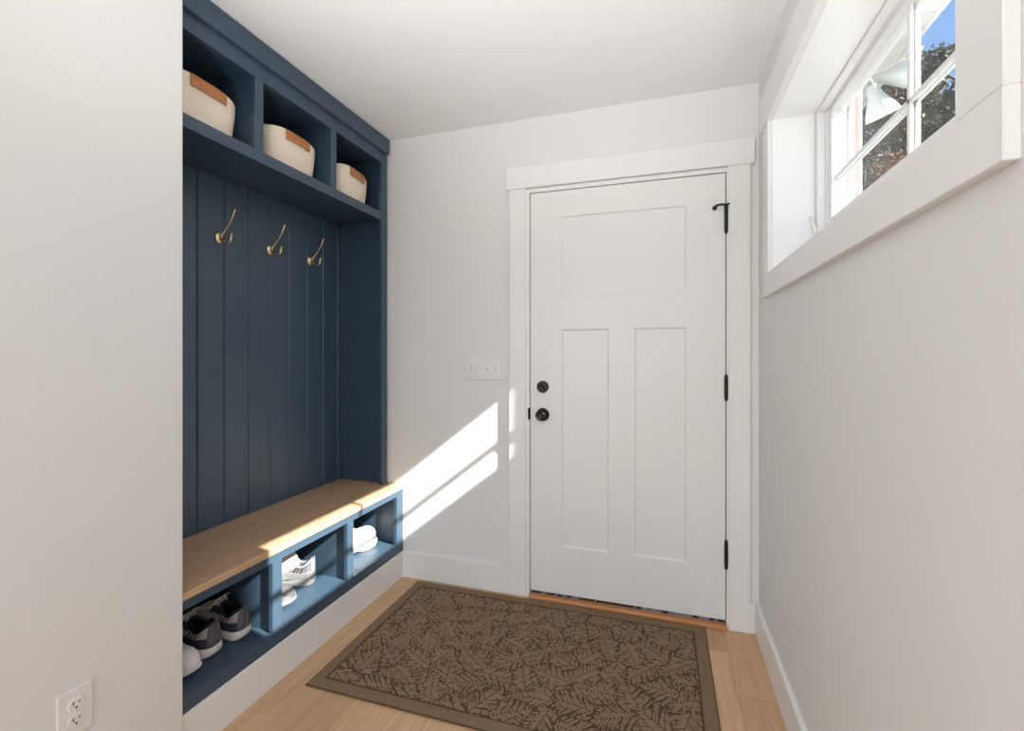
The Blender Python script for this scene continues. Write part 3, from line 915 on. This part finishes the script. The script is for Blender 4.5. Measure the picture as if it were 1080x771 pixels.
# ------------------------------------------------------------------ switch plate and outlet
X0, X1, Z0, Z1 = -1.018, -0.808, -0.134 + H, -0.017 + H
sl = Vector((-0.913, YB, (Z0 + Z1) / 2))
sw = thing('light_switch', 'white four-toggle light switch plate on the back wall beside the door', 'light switch', sl)
b = BM(); bx(b, X0, X1, YB - 0.006, YB, Z0, Z1, 0.0035, 2)
obj('cover_plate', b, 'plate', sw, shift=sl)
for k in range(4):
    xc = X0 + 0.0355 + 0.0463 * k
    b = BM(); bx(b, xc - 0.0052, xc + 0.0052, YB - 0.0068, YB - 0.005, sl.z - 0.0125, sl.z + 0.0125, 0.0008)
    dirn = (1, -1, 1, -1)[k]
    bb = bmesh.new(); bx(bb, -0.0044, 0.0044, -0.017, 0.0, -0.0048, 0.0048, 0.0012)
    m4 = Matrix.Translation((xc, YB - 0.0045, sl.z)) @ Matrix.Rotation(-dirn * 0.55, 4, 'X')
    for v in bb.verts: v.co = m4 @ v.co
    me = bpy.data.meshes.new('tmp'); bb.to_mesh(me); bb.free(); b.from_mesh(me); bpy.data.meshes.remove(me)
    obj('toggle', b, 'plate', sw, shift=sl)
    for dz in (-0.030, 0.030):
        b = BM()
        lathe(b, [(0.0, -0.001), (0.0032, -0.001), (0.0028, 0.0008), (0.0, 0.0011)], at(xc, YB - 0.006, sl.z + dz, toY), 12)
        obj('screw', b, 'plate', sw, True, shift=sl)

ol = Vector((XL, 0.780, 0.366))
ot = thing('power_outlet', 'white duplex power outlet low on the near left wall', 'outlet', ol)
b = BM(); bx(b, XL, XL + 0.006, 0.742, 0.818, 0.307, 0.425, 0.0035, 2)
obj('cover_plate', b, 'plate', ot, shift=ol)
toX = Matrix.Rotation(PI / 2, 4, 'Y')
for dz in (0.0195, -0.0195):
    b = BM()
    rr = []
    for hgt, f in ((0.004, 1.0), (0.0082, 1.0), (0.0086, 0.96)):
        r = []
        for k in range(40):
            a_ = 2 * PI * k / 40
            y = 0.0172 * f * math.cos(a_); z = max(-0.0138 * f, min(0.0138 * f, 0.0172 * f * math.sin(a_)))
            r.append((XL + hgt, ol.y + y, ol.z + dz + z))
        rr.append(r)
    rings_mesh(b, rr, True, True, True)
    rc = obj('receptacle', b, 'plate', ot, shift=ol)
    b = BM(); bx(b, XL + 0.0084, XL + 0.0090, ol.y - 0.0076, ol.y - 0.0052, ol.z + dz + 0.000, ol.z + dz + 0.0085)
    obj('slot', b, 'slot', rc, shift=ol)
    b = BM(); bx(b, XL + 0.0084, XL + 0.0090, ol.y + 0.0052, ol.y + 0.0074, ol.z + dz + 0.001, ol.z + dz + 0.0075)
    obj('slot', b, 'slot', rc, shift=ol)
    b = BM(); lathe(b, [(0.0, 0.0), (0.0025, 0.0), (0.0025, 0.0006), (0.0, 0.0006)], at(XL + 0.0084, ol.y, ol.z + dz - 0.0072, toX), 14)
    obj('ground_hole', b, 'slot', rc, shift=ol)
b = BM(); lathe(b, [(0.0, 0), (0.0033, 0), (0.0030, 0.0016), (0.0, 0.0019)], at(XL + 0.006, ol.y, ol.z, toX), 14)
obj('screw', b, 'plate', ot, True, shift=ol)

# ------------------------------------------------------------------ outside
b = BM(); bx(b, XO + 0.05, 60, -40, 60, -0.45, -0.30)
struct('ground', b, 'grass', 'lawn outside the window', 'ground')
ES = 1.00; EZ = ES * 1.326 + H
b = BM()
y = -1.5
while y < 4.2:
    bx(b, XO + 0.02, ES, y + 0.004, y + 0.146, EZ, EZ + 0.012, 0.003)
    y += 0.15
bx(b, XO, ES, -1.5, 4.2, EZ + 0.008, EZ + 0.02)
so_ = struct('eave_soffit', b, 'soffit', 'white ribbed soffit under the roof eave outside the window', 'soffit')
b = BM(); bx(b, ES, ES + 0.018, -1.5, 4.2, EZ - 0.008, EZ + 0.17)
obj('fascia', b, 'soffit', so_)

fl = Vector((0.815, 2.355, EZ))
fd = thing('flood_light', 'white twin-head outdoor floodlight under the soffit outside the window', 'floodlight', fl)
b = BM(); lathe(b, [(0.0, 0.0), (0.055, 0.0), (0.055, -0.018), (0.045, -0.028), (0.022, -0.032), (0.018, -0.155), (0.0, -0.16)], Matrix.Translation(fl), 24)
obj('mount_base', b, 'lampwhite', fd, True, shift=fl, autosmooth=40)
def head(direction, neck, start):
    d_ = Vector(direction).normalized()
    q = d_.to_track_quat('Z', 'Y').to_matrix().to_4x4()
    m4 = Matrix.Translation(neck) @ q
    b = BM(); lathe(b, [(0.0, -0.010), (0.016, -0.008), (0.022, 0.010), (0.028, 0.035), (0.042, 0.070), (0.057, 0.105), (0.062, 0.125), (0.058, 0.125), (0.052, 0.104), (0.0, 0.100)], m4, 28)
    hd = obj('lamp_head', b, 'lampwhite', fd, True, shift=fl, autosmooth=50)
    b = BM(); lathe(b, [(0.0, 0.102), (0.052, 0.106), (0.046, 0.118), (0.03, 0.126), (0.0, 0.129)], m4, 24)
    obj('lens', b, 'lens', hd, True, shift=fl)
    b = BM()
    s0 = Vector(start); s1 = Vector(neck)
    mid = (s0 + s1) / 2 - d_ * 0.03
    tube(b, [s0, mid, s1], [0.011, 0.010, 0.012], 10)
    obj('swivel_arm', b, 'lampgrey', hd, True, shift=fl)
st = fl + Vector((0, 0.02, -0.150))
head((0.93, -0.30, -0.10), st + Vector((0.02, -0.02, -0.02)), st)
head((0.42, 0.30, -0.85), st + Vector((0.0, -0.06, -0.075)), st)

def make_tree(x, y, height, crown_r, leafmat, label, nleaf, seed_, trunk=0.16, crown0=0.28, lsz=0.10):
    random.seed(seed_)
    t = thing('tree', label, 'tree', (x, y, -0.30), group='trees beyond the lawn')
    b = BM()
    tube(b, [(0, 0, 0), (0.05, 0.03, height * .3), (-0.05, 0.06, height * .62), (0.02, 0, height * .93)], [trunk, trunk * .8, trunk * .5, trunk * .12], 9)
    tips = []
    nb = 26
    for k in range(nb):
        z0 = height * (crown0 - 0.05 + (0.92 - crown0) * k / nb)
        a_ = k * 2.4 + random.uniform(-.3, .3)
        frac = (z0 / height - crown0) / (1 - crown0)
        r = crown_r * (0.55 + 0.5 * math.sin(PI * min(1, max(0, frac * 0.9 + 0.15)))) * random.uniform(.7, 1.05)
        p0 = Vector((0, 0.03, z0)); p2 = Vector((r * math.cos(a_), r * math.sin(a_), z0 + r * random.uniform(0.05, 0.5)))
        p1 = (p0 + p2) / 2 + Vector((0, 0, 0.1 * r))
        tube(b, [p0, p1, p2], [trunk * .32, trunk * .2, trunk * .05], 6)
        tips.append((p0, p1, p2, r))
    obj('trunk', b, 'bark', t, True)
    b = BM()
    clumps = []
    for p0, p1, p2, r in tips:
        for q in range(5):
            s_ = random.uniform(.35, 1.05)
            clumps.append((p0.lerp(p2, s_) + Vector((random.gauss(0, .16), random.gauss(0, .16), random.gauss(0, .14))) * r, random.uniform(.16, .34) * max(r, .7)))
    for k in range(nleaf):
        c, rr = random.choice(clumps)
        p = c + Vector((random.gauss(0, 1), random.gauss(0, 1), random.gauss(0, .6))) * rr * 0.6
        e = Euler((random.uniform(-1.1, 1.1), random.uniform(-1.1, 1.1), random.uniform(0, 6.28)))
        R = e.to_matrix(); s_ = lsz * random.uniform(.6, 1.3)
        vs = [b.verts.new(p + R @ Vector(v)) for v in ((-s_, 0, 0), (0, -s_ * .42, s_ * .1), (s_, 0, 0), (0, s_ * .42, s_ * .1))]
        b.faces.new(vs)
    obj('foliage', b, leafmat, t)
    return t
def polar(r, deg): return (r * math.sin(math.radians(deg)), r * math.cos(math.radians(deg)))
make_tree(*polar(9.6, 18.8), 4.9, 1.35, 'leaf_brown', 'rust coloured autumn tree low in the far panes of the window', 9000, 6, trunk=0.10, lsz=0.065)
make_tree(*polar(12.8, 26.6), 7.9, 1.5, 'leaf_green', 'dark green tree against the blue sky in the near panes', 15000, 5, crown0=0.2, trunk=0.11, lsz=0.075)
make_tree(*polar(17.0, 21.2), 10.9, 1.8, 'leaf_mix', 'olive brown tree seen just below the floodlight', 14000, 3, lsz=0.09)
make_tree(*polar(22.0, 15.5), 14.0, 2.4, 'leaf_green', 'tall dark green tree at the far left of the window view', 9000, 4, lsz=0.13)
make_tree(*polar(23.5, 27.5), 11.2, 2.3, 'leaf_green', 'tall dark green tree behind the one against the sky', 9000, 9, lsz=0.13)
make_tree(*polar(32.0, 21.5), 18.0, 3.3, 'leaf_mix', 'tallest brown tree standing farthest back beyond the lawn', 9000, 7, lsz=0.17)

# ------------------------------------------------------------------ light
w = bpy.data.worlds.new('World'); sc.world = w; w.use_nodes = True
nt = w.node_tree; nt.nodes.clear()
out = nt.nodes.new('ShaderNodeOutputWorld'); bg = nt.nodes.new('ShaderNodeBackground')
sky = nt.nodes.new('ShaderNodeTexSky'); sky.sky_type = 'NISHITA'
sky.sun_disc = False
SUN = Vector((1.0, -0.253, 0.778)).normalized()         # towards the sun
sky.sun_elevation = math.asin(SUN.z)
sky.sun_rotation = math.atan2(SUN.x, SUN.y)
sky.air_density = 1.0; sky.dust_density = 0.1; sky.ozone_density = 4.0
bg.inputs[1].default_value = SKY_STRENGTH = 0.26
nt.links.new(sky.outputs[0], bg.inputs[0]); nt.links.new(bg.outputs[0], out.inputs[0])

ld = bpy.data.lights.new('sun_lamp', 'SUN'); ld.energy = 20.0; ld.angle = math.radians(0.6); ld.color = (1.0, 0.965, 0.91)
lo = bpy.data.objects.new('sun_lamp', ld); COL.objects.link(lo)
lo.rotation_euler = SUN.to_track_quat('Z', 'Y').to_euler(); lo.location = (6, -2, 6)

def area(name, loc, rot, sx, sy, e, col):
    l = bpy.data.lights.new(name, 'AREA'); l.shape = 'RECTANGLE'; l.size = sx; l.size_y = sy; l.energy = e; l.color = col
    o = bpy.data.objects.new(name, l); COL.objects.link(o); o.location = loc; o.rotation_euler = rot
    return o
area('rear_fill', (-0.475, YR - 0.1, 1.2), (PI / 2, 0, 0), 1.4, 2.1, 19, (0.925, 0.963, 1.0))  # added fill lamp behind the camera, shining through the made-up opening
area('hall_fill', (-1.28, -1.9, 1.30), (PI / 2, 0, math.radians(-58)), 1.1, 1.7, 40, (0.93, 0.965, 1.0))  # added fill lamp at the left rear, brightens the right wall
sl_d = bpy.data.lights.new('bounce_flash', 'SPOT'); sl_d.energy = 172; sl_d.color = (0.91, 0.957, 1.0)
sl_d.spot_size = math.radians(82); sl_d.spot_blend = 1.0; sl_d.shadow_soft_size = 0.12
sl_o = bpy.data.objects.new('bounce_flash', sl_d); COL.objects.link(sl_o)
sl_o.location = (-0.50, -0.15, 0.95)
sl_o.rotation_euler = (Vector((-0.45, 0.80, CZ)) - sl_o.location).to_track_quat('-Z', 'Y').to_euler()

# ------------------------------------------------------------------ camera
cd = bpy.data.cameras.new('camera'); cam = bpy.data.objects.new('camera', cd); COL.objects.link(cam)
cam.location = (0, 0, H); cam.rotation_euler = (PI / 2, 0, math.radians(17.8))
cd.sensor_fit = 'HORIZONTAL'; cd.sensor_width = 36.0
cd.lens = 500.0 / 1080 * 36.0
cd.shift_y = -11.76 / 1080
cd.clip_start = 0.05
sc.camera = cam

vs = sc.view_settings
sc.display_settings.display_device = 'sRGB'
vs.view_transform = 'Standard'; vs.look = 'None'; vs.gamma = 1.0; vs.use_curve_mapping = False
vs.exposure = 0.10
sc.cycles.use_denoising = True
sc.cycles.max_bounces = 12; sc.cycles.diffuse_bounces = 8
sc.cycles.sample_clamp_indirect = 6.0
